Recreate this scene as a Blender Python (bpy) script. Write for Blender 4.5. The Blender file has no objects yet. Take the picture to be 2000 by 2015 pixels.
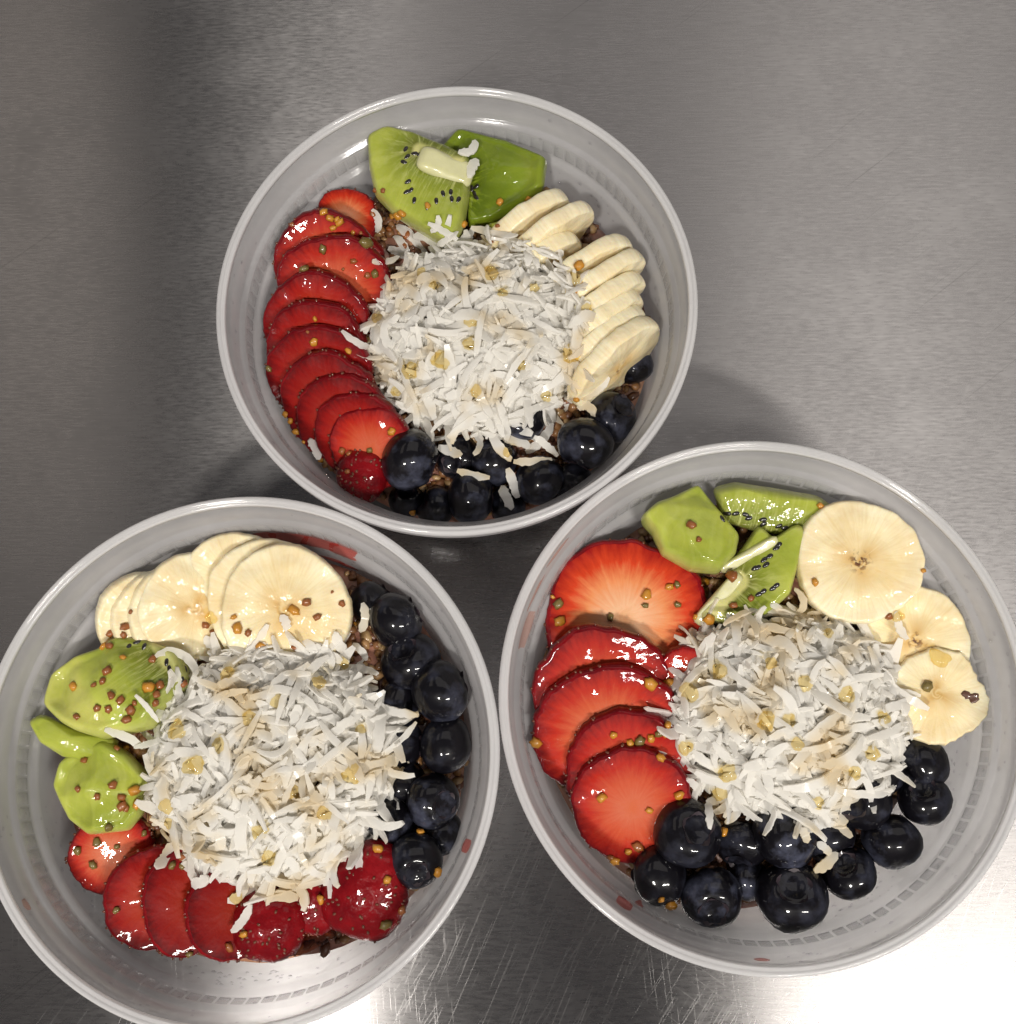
import bpy, math, random
from mathutils import Vector, Matrix, noise
from mathutils.bvhtree import BVHTree

SC = bpy.context.scene
COL = SC.collection
PI = math.pi
MM = 0.001

# ------------------------------------------------------------------ camera
# solved from the three touching rims: focal length, tilt, roll, height over the rims
F_PX, PITCH, ROLL = 2179.1, 0.235, -0.132
RIM_Z = 62.0                                   # container height, mm
CAM = Vector((0.0, 0.0, RIM_Z + 248.3))
cp, sp, cr, sr = math.cos(PITCH), math.sin(PITCH), math.cos(ROLL), math.sin(ROLL)
FWD = Vector((0, sp, -cp)); _up = Vector((0, cp, sp)); _rt = Vector((1, 0, 0))
RT = cr * _rt + sr * _up
UP = -sr * _rt + cr * _up
cam_d = bpy.data.cameras.new('camera'); cam = bpy.data.objects.new('camera', cam_d); COL.objects.link(cam)
cam_d.sensor_fit = 'HORIZONTAL'; cam_d.sensor_width = 36.0
cam_d.lens = F_PX / 2000 * 36
cam_d.clip_start = 0.01; cam_d.clip_end = 50
m = Matrix((RT, UP, -FWD)).transposed().to_4x4(); m.translation = CAM * MM
cam.matrix_world = m
SC.camera = cam

# table axes as they lie along the picture's right and up
UA = Vector((RT.x, RT.y, 0)).normalized()
VA = Vector((-UA.y, UA.x, 0))

# ------------------------------------------------------------------ world and lamps
W = bpy.data.worlds.new('World'); SC.world = W; W.use_nodes = True
bg = W.node_tree.nodes['Background']
bg.inputs[0].default_value = (0.98, 0.96, 1.0, 1); bg.inputs[1].default_value = 0.06

def area(name, u, v, z, su, sv, power, colour):
    """rectangular overhead light facing straight down; u, v along the picture axes (mm)"""
    d = bpy.data.lights.new(name, 'AREA'); d.shape = 'RECTANGLE'
    d.size = su * MM; d.size_y = sv * MM; d.energy = power; d.color = colour
    o = bpy.data.objects.new(name, d); COL.objects.link(o)
    p = UA * u + VA * v + Vector((0, 0, z))
    mm_ = Matrix((UA, VA, Vector((0, 0, 1)))).transposed().to_4x4(); mm_.translation = p * MM
    o.matrix_world = mm_
    return o
area('ceiling_tube_lamp', 600, -790, 1280, 560, 80, 17.0, (1.0, 0.955, 0.89))
area('ceiling_tube_lamp', -365, -790, 1280, 150, 170, 13.5, (1.0, 0.955, 0.89))
area('added_reflection_light', 430, 950, 1280, 1430, 1000, 2.6, (1.0, 0.94, 0.89))  # added broad dim light, gives the steel its paler mirrored band
area('added_reflection_light', -860, 850, 1280, 420, 1000, 0.75, (1.0, 0.90, 0.80))  # added weak warm light for the strip mirrored at the table's left

SC.view_settings.view_transform = 'Standard'
SC.view_settings.look = 'None'
SC.view_settings.exposure = 0.34
SC.view_settings.gamma = 1.0
SC.view_settings.use_curve_mapping = False
SC.render.engine = 'CYCLES'
SC.cycles.use_denoising = True
SC.cycles.max_bounces = 10
SC.cycles.transparent_max_bounces = 24
SC.cycles.caustics_reflective = False
SC.cycles.caustics_refractive = False
SC.cycles.sample_clamp_indirect = 4.0

# ------------------------------------------------------------------ photograph coordinates -> places
def ray(px, py):
    return (FWD + RT * ((px - 1000) / F_PX) - UP * ((py - 1007.5) / F_PX)).normalized()
def at(p, z):
    d = ray(*p); t = (z - CAM.z) / d.z
    return CAM + d * t
def T(u, v): return (400 + u / 1.918, 150 + v / 1.918)
def L(u, v): return (u / 1.831, 960 + v / 1.831)
def R(u, v): return (960 + u / 1.757, 850 + v / 1.757)
CROP = {'T': (T, 1.918), 'L': (L, 1.831), 'R': (R, 1.757)}
BOWL = {'T': Vector((-5.84, 113.8, 0)), 'L': Vector((-66.79, 13.4, 0)), 'R': Vector((50.56, 10.84, 0))}
SAY = {'T': 'bowl with bananas on edge', 'L': 'bowl with pollen-dotted kiwi', 'R': 'bowl with dark-centred banana round'}
def mmpp(p, z):                                # mm per photo pixel there
    return (at((p[0] + 1, p[1]), z) - at(p, z)).length

# ------------------------------------------------------------------ object helpers
def mesh_obj(name, verts, faces, mat, parent=None, attrs=None, smooth=True, sharp=None):
    me = bpy.data.meshes.new(name)
    me.from_pydata([tuple(Vector(v) * MM) for v in verts], [], faces)
    for k, vals in (attrs or {}).items():
        a = me.attributes.new(k, 'FLOAT', 'POINT'); a.data.foreach_set('value', vals)
    if smooth: me.polygons.foreach_set('use_smooth', [True] * len(faces))
    mats = mat if isinstance(mat, (list, tuple)) else [mat]
    for mt in mats: me.materials.append(mt)
    if sharp: me.set_sharp_from_angle(angle=sharp)
    me.update()
    o = bpy.data.objects.new(name, me); COL.objects.link(o)
    if parent: o.parent = parent
    return o
def tag(o, label, cat, group=None, kind=None):
    if label: o['label'] = label
    if cat: o['category'] = cat
    if group: o['group'] = group
    if kind: o['kind'] = kind
    return o
def thing(name, label, cat, mat4, group=None):
    o = bpy.data.objects.new(name, None); COL.objects.link(o); o.empty_display_size = 0.005
    o.matrix_world = mat4
    return tag(o, label, cat, group)
def place(loc, ang=0.0, tilt=0.0, spin=0.0):
    """ang: clockwise turn of the raised edge from picture-up (deg); tilt: how far that edge is raised (deg)"""
    base = Matrix((UA, VA, Vector((0, 0, 1)))).transposed()
    r = base @ Matrix.Rotation(-math.radians(ang), 3, 'Z') @ Matrix.Rotation(math.radians(tilt), 3, 'X') @ Matrix.Rotation(math.radians(spin), 3, 'Z')
    m4 = r.to_4x4(); m4.translation = Vector(loc) * MM
    return m4
def adopt(child, root):
    child.parent = root
    child.matrix_parent_inverse = root.matrix_world.inverted()
ORD = ['first', 'second', 'third', 'fourth', 'fifth', 'sixth', 'seventh', 'eighth', 'ninth', 'tenth', 'eleventh', 'twelfth', 'thirteenth', 'fourteenth', 'fifteenth']
FOOD = {'T': [], 'L': [], 'R': []}

# ------------------------------------------------------------------ materials
class NT:
    def __init__(s, name):
        s.m = bpy.data.materials.new(name); s.m.use_nodes = True
        s.t = s.m.node_tree; s.t.nodes.clear()
        s.out = s.t.nodes.new('ShaderNodeOutputMaterial')
    def n(s, typ, **kw):
        nd = s.t.nodes.new('ShaderNode' + typ)
        for k, v in kw.items():
            if k.startswith('i_'):
                key = k[2:].replace('_', ' ')
                sock = next((x for x in nd.inputs if x.name.lower() == key.lower() and x.enabled), None) or nd.inputs[key]
                s.set(sock, v)
            else: setattr(nd, k, v)
        return nd
    def set(s, sock, v):
        if hasattr(v, 'is_output') or isinstance(v, bpy.types.NodeSocket): s.t.links.new(v, sock)
        elif isinstance(v, bpy.types.Node): s.t.links.new(v.outputs[0], sock)
        else: sock.default_value = v
    def obj(s): return s.n('TexCoord').outputs['Object']
    def attr(s, name): return s.n('Attribute', attribute_name=name).outputs['Fac']
    def noise(s, scale, detail=3, rough=.55, vec=None, dist=0):
        return s.n('TexNoise', i_Scale=scale, i_Detail=detail, i_Roughness=rough, i_Vector=vec or s.obj(), i_Distortion=dist).outputs['Fac']
    def ramp(s, fac, stops):
        r = s.n('ValToRGB'); s.set(r.inputs[0], fac); e = r.color_ramp.elements
        while len(e) < len(stops): e.new(0.5)
        for el, (p, c) in zip(e, stops):
            el.position = p; el.color = (*c, 1) if len(c) == 3 else c
        return r.outputs[0]
    def mix(s, fac, a, b, mode='MIX'):
        x = s.n('Mix', data_type='RGBA', blend_type=mode)
        s.set(x.inputs[0], fac); s.set(x.inputs[6], a if not isinstance(a, tuple) else (*a, 1)); s.set(x.inputs[7], b if not isinstance(b, tuple) else (*b, 1))
        return x.outputs[2]
    def math(s, op, a, b=0.0, c=None):
        x = s.n('Math', operation=op); s.set(x.inputs[0], a); s.set(x.inputs[1], b)
        if c is not None: s.set(x.inputs[2], c)
        return x.outputs[0]
    def bump(s, h, strength=.3, dist=.0003, normal=None):
        b = s.n('Bump', i_Strength=strength, i_Distance=dist, i_Height=h)
        if normal: s.set(b.inputs['Normal'], normal)
        return b.outputs[0]
    def bsdf(s, **kw):
        b = s.n('BsdfPrincipled')
        for k, v in kw.items():
            s.set(b.inputs[k.replace('_', ' ')], (*v, 1) if isinstance(v, tuple) and len(v) == 3 and k != 'Subsurface_Radius' else v)
        return b.outputs[0]
    def wet(s, sc=330, st=.42, d=.0010):
        """uneven syrup film: breaks a lamp's reflection into specks"""
        return s.bump(s.noise(sc * 2.6, 2), st * .5, d * .25, s.bump(s.noise(sc, 1, .4), st, d))
    def sheen(s, f0, f90):
        """two-sided Schlick reflectance"""
        fc = s.n('LayerWeight', i_Blend=.5).outputs['Facing']
        return s.math('MULTIPLY_ADD', s.math('POWER', fc, 5.0), f90, f0)
    def done(s, sh): s.t.links.new(sh, s.out.inputs[0]); return s.m

def steel():
    N = NT('brushed_steel')
    o = N.obj()
    def stretched(sx, sy, rot=0.0):
        mp = N.n('Mapping', i_Vector=o, i_Scale=(sx, sy, 1), i_Rotation=(0, 0, rot)); return mp.outputs[0]
    grain = N.noise(1, 4, .7, stretched(90, 2600))
    grain2 = N.noise(1, 3, .6, stretched(260, 1500))
    patch = N.noise(14, 3, .5, o)
    def scratches(rot, sx, sy, lo, hi, mscale, mlo, seed):
        v = N.n('Mapping', i_Vector=o, i_Rotation=(0, 0, rot), i_Location=(seed, seed * 1.7, 0)).outputs[0]
        v = N.n('Mapping', i_Vector=v, i_Scale=(sx, sy, 1)).outputs[0]
        warp = N.noise(1, 1, .4, v)
        line = N.n('MapRange', i_Value=warp, i_From_Min=lo, i_From_Max=hi).outputs[0]
        msk = N.n('MapRange', i_Value=N.noise(mscale, 2, .5, N.n('Mapping', i_Vector=o, i_Location=(seed, 0, 0)).outputs[0]), i_From_Min=mlo, i_From_Max=mlo + .08).outputs[0]
        return N.math('MULTIPLY', line, msk)
    s1 = scratches(math.radians(-66), 30, 2600, .66, .70, 17, .47, 3.1)
    s2 = scratches(math.radians(-55), 44, 3000, .67, .71, 21, .47, 7.7)
    s3 = scratches(math.radians(84), 36, 2800, .675, .715, 19, .48, 1.3)
    s4 = scratches(math.radians(35), 22, 2400, .70, .73, 9, .48, 5.2)
    sc_ = N.math('ADD', N.math('ADD', s1, s2), N.math('ADD', s3, s4))
    # worn area in front of the bowls carries most of the scratches
    sep = N.n('SeparateXYZ', i_Vector=o)
    front = N.n('MapRange', i_Value=sep.outputs[1], i_From_Min=.05, i_From_Max=-.06, i_To_Min=.10, i_To_Max=1.0).outputs[0]
    sc_ = N.math('MINIMUM', N.math('MULTIPLY', sc_, front), 1.0)
    col = N.ramp(grain, [(.28, (.265, .254, .252)), (.72, (.40, .386, .383))])
    col = N.mix(N.math('MULTIPLY', patch, .8), col, (.335, .322, .32))
    col = N.mix(N.math('MULTIPLY', sc_, .20), col, (.86, .84, .82))
    ro = N.n('MapRange', i_Value=grain2, i_From_Min=.3, i_From_Max=.7, i_To_Min=.24, i_To_Max=.31).outputs[0]
    ro = N.math('ADD', ro, N.math('MULTIPLY', sc_, .06))
    dk = N.math('MULTIPLY', scratches(math.radians(-38), 9, 1500, .70, .73, 8, .50, 11.3), .5)
    col = N.mix(dk, col, (.16, .155, .15))
    smudge = N.n('MapRange', i_Value=N.noise(33, 4, .6, o), i_From_Min=.48, i_From_Max=.75).outputs[0]
    ro = N.math('ADD', ro, N.math('MULTIPLY', smudge, .04))
    bp = N.bump(grain, .10, .00004)
    bp = N.bump(sc_, .08, .00004, bp)
    tg = N.n('Tangent', direction_type='UV_MAP', uv_map='UVMap')
    b = N.n('BsdfPrincipled', i_Metallic=1.0)
    for k, v in (('Base Color', col), ('Roughness', ro), ('Anisotropic', 1.0), ('Anisotropic Rotation', 0.25), ('Normal', bp), ('Tangent', tg.outputs[0])): N.set(b.inputs[k], v)
    return N.done(b.outputs[0])

def plastic(name, scatter, tint=(.80, .79, .80)):
    N = NT(name)
    cloudy = N.n('MapRange', i_Value=N.noise(60, 3), i_From_Min=.3, i_From_Max=.7, i_To_Min=scatter - .06, i_To_Max=scatter + .06).outputs[0]
    tr = N.n('BsdfTransparent', i_Color=(.95, .955, .96, 1)).outputs[0]
    di = N.n('BsdfDiffuse', i_Color=(*tint, 1)).outputs[0]
    tl = N.n('BsdfTranslucent', i_Color=(*tint, 1)).outputs[0]
    milk = N.n('MixShader', i_Fac=.5); N.t.links.new(di, milk.inputs[1]); N.t.links.new(tl, milk.inputs[2])
    m1 = N.n('MixShader'); N.set(m1.inputs[0], cloudy); N.t.links.new(tr, m1.inputs[1]); N.t.links.new(milk.outputs[0], m1.inputs[2])
    gl = N.n('BsdfGlossy', i_Color=(1, 1, 1, 1), i_Roughness=.10, i_Normal=N.bump(N.noise(500, 3), .08, .0002)).outputs[0]
    fr = N.sheen(.035, .5)
    m2 = N.n('MixShader'); N.set(m2.inputs[0], fr); N.t.links.new(m1.outputs[0], m2.inputs[1]); N.t.links.new(gl, m2.inputs[2])
    return N.done(m2.outputs[0])

def clear(name, colour, gloss_rough=.03, ior=1.45, haze=0.0, hazecol=(1, 1, 1)):
    N = NT(name)
    tr = N.n('BsdfTransparent', i_Color=(*colour, 1)).outputs[0]
    if haze:
        df = N.n('BsdfDiffuse', i_Color=(*hazecol, 1)).outputs[0]
        mh = N.n('MixShader', i_Fac=haze); N.t.links.new(tr, mh.inputs[1]); N.t.links.new(df, mh.inputs[2]); tr = mh.outputs[0]
    gl = N.n('BsdfGlossy', i_Roughness=gloss_rough).outputs[0]
    fr = N.sheen(((ior - 1) / (ior + 1)) ** 2, .9)
    mx = N.n('MixShader'); N.set(mx.inputs[0], fr); N.t.links.new(tr, mx.inputs[1]); N.t.links.new(gl, mx.inputs[2])
    return N.done(mx.outputs[0])

def straw_flesh():
    N = NT('strawberry_flesh')
    rad, ang, pale = N.attr('rad'), N.attr('ang'), N.attr('pale')
    v = N.n('CombineXYZ'); N.set(v.inputs[0], N.math('MULTIPLY', N.math('COSINE', ang), 3.2)); N.set(v.inputs[1], N.math('MULTIPLY', N.math('SINE', ang), 3.2)); N.set(v.inputs[2], rad)
    streak = N.noise(3.0, 3, .6, v.outputs[0])
    r2 = N.math('ADD', rad, N.math('MULTIPLY', N.math('SUBTRACT', streak, .5), .35))
    red = N.ramp(r2, [(.0, (.50, .055, .012)), (.42, (.46, .028, .009)), (.75, (.36, .009, .006)), (.97, (.15, .002, .004))])
    pal = N.ramp(r2, [(.0, (.72, .36, .17)), (.18, (.78, .46, .27)), (.48, (.72, .26, .10)), (.72, (.58, .05, .014)), (.98, (.26, .004, .005))])
    col = N.mix(pale, red, pal)
    col = N.mix(N.attr('ripe'), col, N.mix(1.0, col, (.42, .25, .45), 'MULTIPLY'))
    bm = N.bump(N.noise(900, 2), .25, .0003)
    bm = N.bump(N.noise(260, 2), .35, .0006, bm)
    return N.done(N.bsdf(Base_Color=col, Roughness=.45, Subsurface_Weight=.15, Subsurface_Radius=(.004, .0008, .0005), Subsurface_Scale=.4, Coat_Weight=.36, Coat_Roughness=.04, Coat_Normal=N.wet(260, .30), Normal=bm, Specular_IOR_Level=.08))

def straw_skin():
    N = NT('strawberry_skin')
    f = N.noise(140, 3)
    col = N.ramp(f, [(.3, (.10, .002, .005)), (.55, (.19, .004, .007)), (.8, (.28, .010, .014))])
    bm = N.bump(N.noise(520, 2), .5, .0008)
    return N.done(N.bsdf(Base_Color=col, Roughness=.3, Subsurface_Weight=.12, Subsurface_Radius=(.003, .0006, .0005), Subsurface_Scale=.4, Coat_Weight=.5, Coat_Roughness=.035, Coat_Normal=N.wet(360, .34), Normal=bm, Specular_IOR_Level=.06))

def simple(name, col, rough=.5, coat=0.0, nscale=600, var=.35, bumpd=.0003, sss=0.0, srad=(.002, .0012, .0006), bstr=.4):
    N = NT(name)
    f = N.noise(nscale, 3)
    c = N.mix(N.math('MULTIPLY', f, var * 2), col, tuple(x * .45 for x in col))
    return N.done(N.bsdf(Base_Color=c, Roughness=rough, Coat_Weight=coat, Coat_Roughness=.08, Subsurface_Weight=sss, Subsurface_Radius=srad, Subsurface_Scale=1.0, Normal=N.bump(f, bstr, bumpd)))

def banana_mat():
    N = NT('banana_flesh')
    rad, ang, brown = N.attr('rad'), N.attr('ang'), N.attr('brown')
    lobes = N.math('MULTIPLY', N.math('ADD', N.math('COSINE', N.math('MULTIPLY', ang, 3.0)), 1.0), .5)
    n = N.noise(180, 4)
    n2 = N.noise(650, 3)
    base = N.ramp(N.math('ADD', rad, N.math('MULTIPLY', N.math('SUBTRACT', n, .5), .35)), [(.0, (.76, .60, .32)), (.30, (.82, .69, .42)), (.62, (.86, .76, .50)), (.92, (.88, .80, .57))])
    star = N.math('MULTIPLY', N.n('MapRange', i_Value=rad, i_From_Min=.52, i_From_Max=.12).outputs[0], N.math('ADD', N.math('MULTIPLY', lobes, .8), .2))
    base = N.mix(N.math('MULTIPLY', star, .75), base, (.56, .31, .07))
    fv = N.n('CombineXYZ'); N.set(fv.inputs[0], N.math('MULTIPLY', N.math('COSINE', ang), 5.0)); N.set(fv.inputs[1], N.math('MULTIPLY', N.math('SINE', ang), 5.0)); N.set(fv.inputs[2], N.math('MULTIPLY', rad, .8))
    fib = N.n('MapRange', i_Value=N.noise(3.5, 3, .6, fv.outputs[0]), i_From_Min=.42, i_From_Max=.68).outputs[0]
    base = N.mix(N.math('MULTIPLY', fib, .28), base, (.66, .47, .18))
    honey = N.n('MapRange', i_Value=N.noise(75, 3), i_From_Min=.44, i_From_Max=.70).outputs[0]
    base = N.mix(N.math('MULTIPLY', honey, .42), base, (.66, .42, .12))
    spot = N.math('MULTIPLY', N.n('MapRange', i_Value=rad, i_From_Min=.22, i_From_Max=.04).outputs[0], N.n('MapRange', i_Value=N.noise(700, 2), i_From_Min=.50, i_From_Max=.58).outputs[0])
    base = N.mix(N.math('MULTIPLY', spot, brown), base, (.10, .03, .02))
    bm = N.bump(n2, .35, .0004); bm = N.bump(n, .35, .0010, bm)
    return N.done(N.bsdf(Base_Color=base, Roughness=.40, Subsurface_Weight=.35, Subsurface_Radius=(.004, .0028, .0012), Subsurface_Scale=.6, Coat_Weight=.4, Coat_Roughness=.04, Coat_Normal=N.wet(380, .6, .0011), Normal=bm, Specular_IOR_Level=.1))

def kiwi_mat(name, tone, green=None):
    N = NT(name)
    cd, al = N.attr('cored'), N.attr('along')
    v = N.n('CombineXYZ'); N.set(v.inputs[0], N.math('MULTIPLY', al, 1.5)); N.set(v.inputs[1], N.math('MULTIPLY', cd, .12))
    st = N.noise(1.2, 3, .6, v.outputs[0])
    d = N.math('ADD', N.math('MULTIPLY', cd, .05), N.math('MULTIPLY', N.math('SUBTRACT', N.noise(160, 3), .5), .10))
    k = tone
    col = N.ramp(d, [(.0, (.62, .60, .26)), (.10, (.60, .56, .22)), (.15, (.16 * k, .17 * k, .028)), (.30, (.22 * k, .26 * k, .028)), (.60, (.38 * k, .42 * k, .06)), (.90, (.46 * k, .50 * k, .085)), (1.0, (.52 * k, .52 * k, .12))])
    zone = N.math('MULTIPLY', N.n('MapRange', i_Value=cd, i_From_Min=11, i_From_Max=4).outputs[0], N.n('MapRange', i_Value=st, i_From_Min=.50, i_From_Max=.66).outputs[0])
    col = N.mix(N.math('MULTIPLY', zone, .7), col, (.52, .52, .24))
    col = N.mix(N.math('MULTIPLY', N.n('MapRange', i_Value=st, i_From_Min=.45, i_From_Max=.65).outputs[0], .28), col, (.58 * k, .60 * k, .18 * k))
    col = N.mix(N.math('MULTIPLY', N.n('MapRange', i_Value=N.attr('rad'), i_From_Min=.86, i_From_Max=1.0).outputs[0], .55), col, (.56 * k, .56 * k, .20 * k))
    deep = N.n('MapRange', i_Value=N.noise(85, 3), i_From_Min=.40, i_From_Max=.66).outputs[0]
    col = N.mix(N.math('MULTIPLY', deep, .55), col, N.mix(1.0, col, (.50, .58, .35), 'MULTIPLY'))
    if green: col = N.mix(1.0, col, green, 'MULTIPLY')
    bm = N.bump(N.noise(420, 3), .3, .0006); bm = N.bump(N.noise(120, 2), .4, .0012, bm)
    return N.done(N.bsdf(Base_Color=col, Roughness=.33, Subsurface_Weight=.35, Subsurface_Radius=(.003, .004, .0008), Subsurface_Scale=.7, Coat_Weight=.6, Coat_Roughness=.03, Coat_Normal=N.wet(360, .6, .0011), Normal=bm, Specular_IOR_Level=.1))

def blueberry_mat():
    N = NT('blueberry_skin')
    o = N.obj()
    n = N.noise(170, 4, .6)
    rnd = N.n('ObjectInfo').outputs['Random']
    bloom = N.math('MULTIPLY', N.n('MapRange', i_Value=n, i_From_Min=.46, i_From_Max=.68).outputs[0], N.math('ADD', N.math('MULTIPLY', rnd, .75), .15))
    col = N.mix(bloom, (.005, .0045, .0065), (.068, .074, .112))
    bm = N.bump(N.noise(240, 2), .22, .0009)
    bm = N.bump(N.noise(1300, 2), .10, .0002, bm)
    ro = N.n('MapRange', i_Value=n, i_From_Min=.3, i_From_Max=.7, i_To_Min=.30, i_To_Max=.5).outputs[0]
    return N.done(N.bsdf(Base_Color=col, Roughness=ro, Specular_IOR_Level=.08, Coat_Weight=.6, Coat_Roughness=.03, Coat_Normal=N.wet(150, .35, .0012), Normal=bm))

def coconut_mat():
    N = NT('coconut')
    rnd = N.n('ObjectInfo').outputs['Random']
    g = N.noise(85, 2, .5, N.n('NewGeometry').outputs['Position'])
    hon = N.n('MapRange', i_Value=g, i_From_Min=.50, i_From_Max=.68).outputs[0]
    col = N.mix(N.math('MULTIPLY', rnd, .35), (.975, .96, .925), (.93, .91, .86))
    col = N.mix(N.math('MULTIPLY', hon, .55), col, (.84, .68, .36))
    bm = N.bump(N.noise(900, 3), .35, .0003)
    body = N.bsdf(Base_Color=col, Roughness=.5, Coat_Weight=.2, Coat_Roughness=.08, Normal=bm, Specular_IOR_Level=.3)
    tl = N.n('BsdfTranslucent', i_Color=col).outputs[0]
    mx = N.n('MixShader', i_Fac=.55); N.t.links.new(body, mx.inputs[1]); N.t.links.new(tl, mx.inputs[2])
    return N.done(mx.outputs[0])

def granola_mat():
    N = NT('granola')
    t = N.attr('tone')
    n = N.noise(500, 4)
    col = N.ramp(t, [(.0, (.10, .035, .018)), (.35, (.22, .09, .035)), (.7, (.40, .20, .07)), (1.0, (.55, .38, .18))])
    col = N.mix(N.math('MULTIPLY', n, .6), col, (.12, .045, .02))
    return N.done(N.bsdf(Base_Color=col, Roughness=.5, Coat_Weight=.5, Coat_Roughness=.12, Normal=N.bump(n, .5, .0006)))

def puree_mat():
    N = NT('acai_puree')
    n = N.noise(120, 4)
    col = N.ramp(n, [(.3, (.20, .07, .05)), (.55, (.36, .17, .11)), (.8, (.50, .30, .18))])
    return N.done(N.bsdf(Base_Color=col, Roughness=.35, Coat_Weight=.7, Coat_Roughness=.1, Normal=N.bump(n, .6, .0015)))

M = dict(steel=steel(), wall=plastic('frosted_plastic', .39, (.98, .96, .97)), rim=plastic('rim_plastic', .76, (.98, .97, .975)), rib=plastic('rib_plastic', .22, (.95, .94, .92)),
         flesh=straw_flesh(), skin=straw_skin(), sseed=simple('strawberry_seed', (.16, .045, .02), .4, .3),
         banana=banana_mat(), banana_spot=simple('banana_bruise', (.12, .045, .025), .5, .5),
         kiwi=kiwi_mat('kiwi_flesh', 1.0), kiwi_dark=kiwi_mat('kiwi_outer_flesh', .50, (.82, 1.0, .22)),
         core=simple('kiwi_core', (.68, .66, .36), .4, .8, 300, .15, .0003, .3, (.002, .002, .0008)),
         kseed=simple('kiwi_seed', (.012, .008, .008), .3, .8),
         berry=blueberry_mat(), crown=simple('blueberry_crown', (.035, .022, .03), .55, .3), pit=simple('blueberry_pit', (.02, .008, .01), .5, .5),
         coconut=coconut_mat(), granola=granola_mat(), puree=puree_mat(),
         p0=simple('pollen_golden', (.62, .27, .022), .5, .5, 900, .35, .0003, .1), p1=simple('pollen_rust', (.33, .10, .018), .5, .6, 900, .4, .0003, .1), p2=simple('pollen_olive', (.20, .14, .03), .5, .5, 900, .4),
         honey=clear('honey', (.98, .90, .66), .02, 1.5), syrup=clear('syrup', (.93, .66, .50), .03, 1.5),
         juice=clear('berry_juice', (.93, .52, .48), .10, 1.4, .20, (.55, .09, .08)), juice_pale=clear('berry_juice_pale', (.95, .80, .75), .10, 1.4, .16, (.75, .45, .38)), water=clear('water', (.93, .93, .94), .02, 1.5))

# ------------------------------------------------------------------ the steel table
S = 1200.0
tb = mesh_obj('steel_table', [(-S, -S, 0), (S, -S, 0), (S, S, 0), (-S, S, 0), (-S, -S, -1.5), (S, -S, -1.5), (S, S, -1.5), (-S, S, -1.5)],
              [(0, 1, 2, 3), (7, 6, 5, 4), (0, 4, 5, 1), (1, 5, 6, 2), (2, 6, 7, 3), (3, 7, 4, 0)], M['steel'], smooth=False)
uv = tb.data.uv_layers.new(name='UVMap')
for lp in tb.data.loops:
    co = tb.data.vertices[lp.vertex_index].co; uv.data[lp.index].uv = (co.x, co.y)
tb.matrix_world = Matrix.Rotation(math.atan2(UA.y, UA.x), 4, 'Z')
tag(tb, 'brushed stainless steel table top with fine scratches under the bowls', 'table', kind='structure')

# ------------------------------------------------------------------ containers
INNER = [(45.0, 1.2), (46.6, 2.0), (47.2, 4.0), (51.4, 44.4), (51.9, 45.2), (52.9, 45.5), (53.4, 46.2), (53.9, 51.0), (54.15, 51.5), (55.1, 51.75), (55.5, 52.4), (56.3, 60.4)]
def r_in(z):
    for (r0, z0), (r1, z1) in zip(INNER, INNER[1:]):
        if z0 <= z <= z1: return r0 + (r1 - r0) * (z - z0) / max(1e-6, z1 - z0)
    return INNER[-1][0] if z > 40 else INNER[0][0]
def revolve(name, prof, mat, parent, seg=160, closed=True, wob=None):
    vs, fs = [], []
    n = len(prof)
    for i in range(seg):
        a = 2 * PI * i / seg; k = 1.0 if wob is None else wob(a)
        for r, z in prof: vs.append((r * k * math.cos(a), r * k * math.sin(a), z))
    for i in range(seg):
        j = (i + 1) % seg
        for q in range(n if closed else n - 1):
            p = (q + 1) % n
            fs.append((i * n + q, j * n + q, j * n + p, i * n + p))
    return mesh_obj(name, vs, fs, mat, parent)
LAB = {'T': 'frosted clear plastic deli bowl of fruit with banana slices standing on edge',
       'L': 'frosted clear plastic deli bowl of fruit with pollen-dotted kiwi chunks',
       'R': 'frosted clear plastic deli bowl of fruit with dark-centred flat banana round'}
rib_me = None
for key, c in BOWL.items():
    rt = thing('deli_bowl', LAB[key], 'bowl', Matrix.Translation(c * MM), 'plastic bowls of fruit on the steel table')
    inner = [(0.01, 1.2)] + INNER
    outer = [(r + .75, z) for r, z in reversed(INNER[2:])] + [(46.6, .6), (45.0, 0.02), (0.01, .35)]
    wall = revolve('wall', inner + outer, M['wall'], rt)
    lip = [(56.25, 60.45), (56.35, 61.3), (56.75, 61.75), (57.1, 61.35), (57.35, 61.8), (57.8, 62.0), (58.25, 61.85), (58.5, 61.4), (58.5, 58.6), (57.9, 58.4), (57.8, 60.5), (57.2, 60.75), (57.05, 60.5)]
    revolve('rim', lip, M['rim'], rt)
    if rib_me is None:
        w, d = 1.42, .30
        vs = []
        for z, r in ((46.6, 53.52), (46.9, 53.5), (50.4, 53.92), (50.8, 53.98)):
            e = .02 if z in (46.6, 50.8) else d
            vs += [(r, -w, z), (r - e, -w * .86, z), (r - e, w * .86, z), (r, w, z)]
        fs = []
        for k in range(3):
            for q in range(3): fs.append((k * 4 + q, k * 4 + q + 1, k * 4 + q + 5, k * 4 + q + 4))
        tmp = mesh_obj('rib', vs, fs, M['rib'], wall); rib_me = tmp.data
        start = 1
    else: start = 0
    for k in range(start, 100):
        o = bpy.data.objects.new('rib', rib_me); COL.objects.link(o); o.parent = wall; o.rotation_euler = (0, 0, 2 * PI * k / 100)

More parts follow.
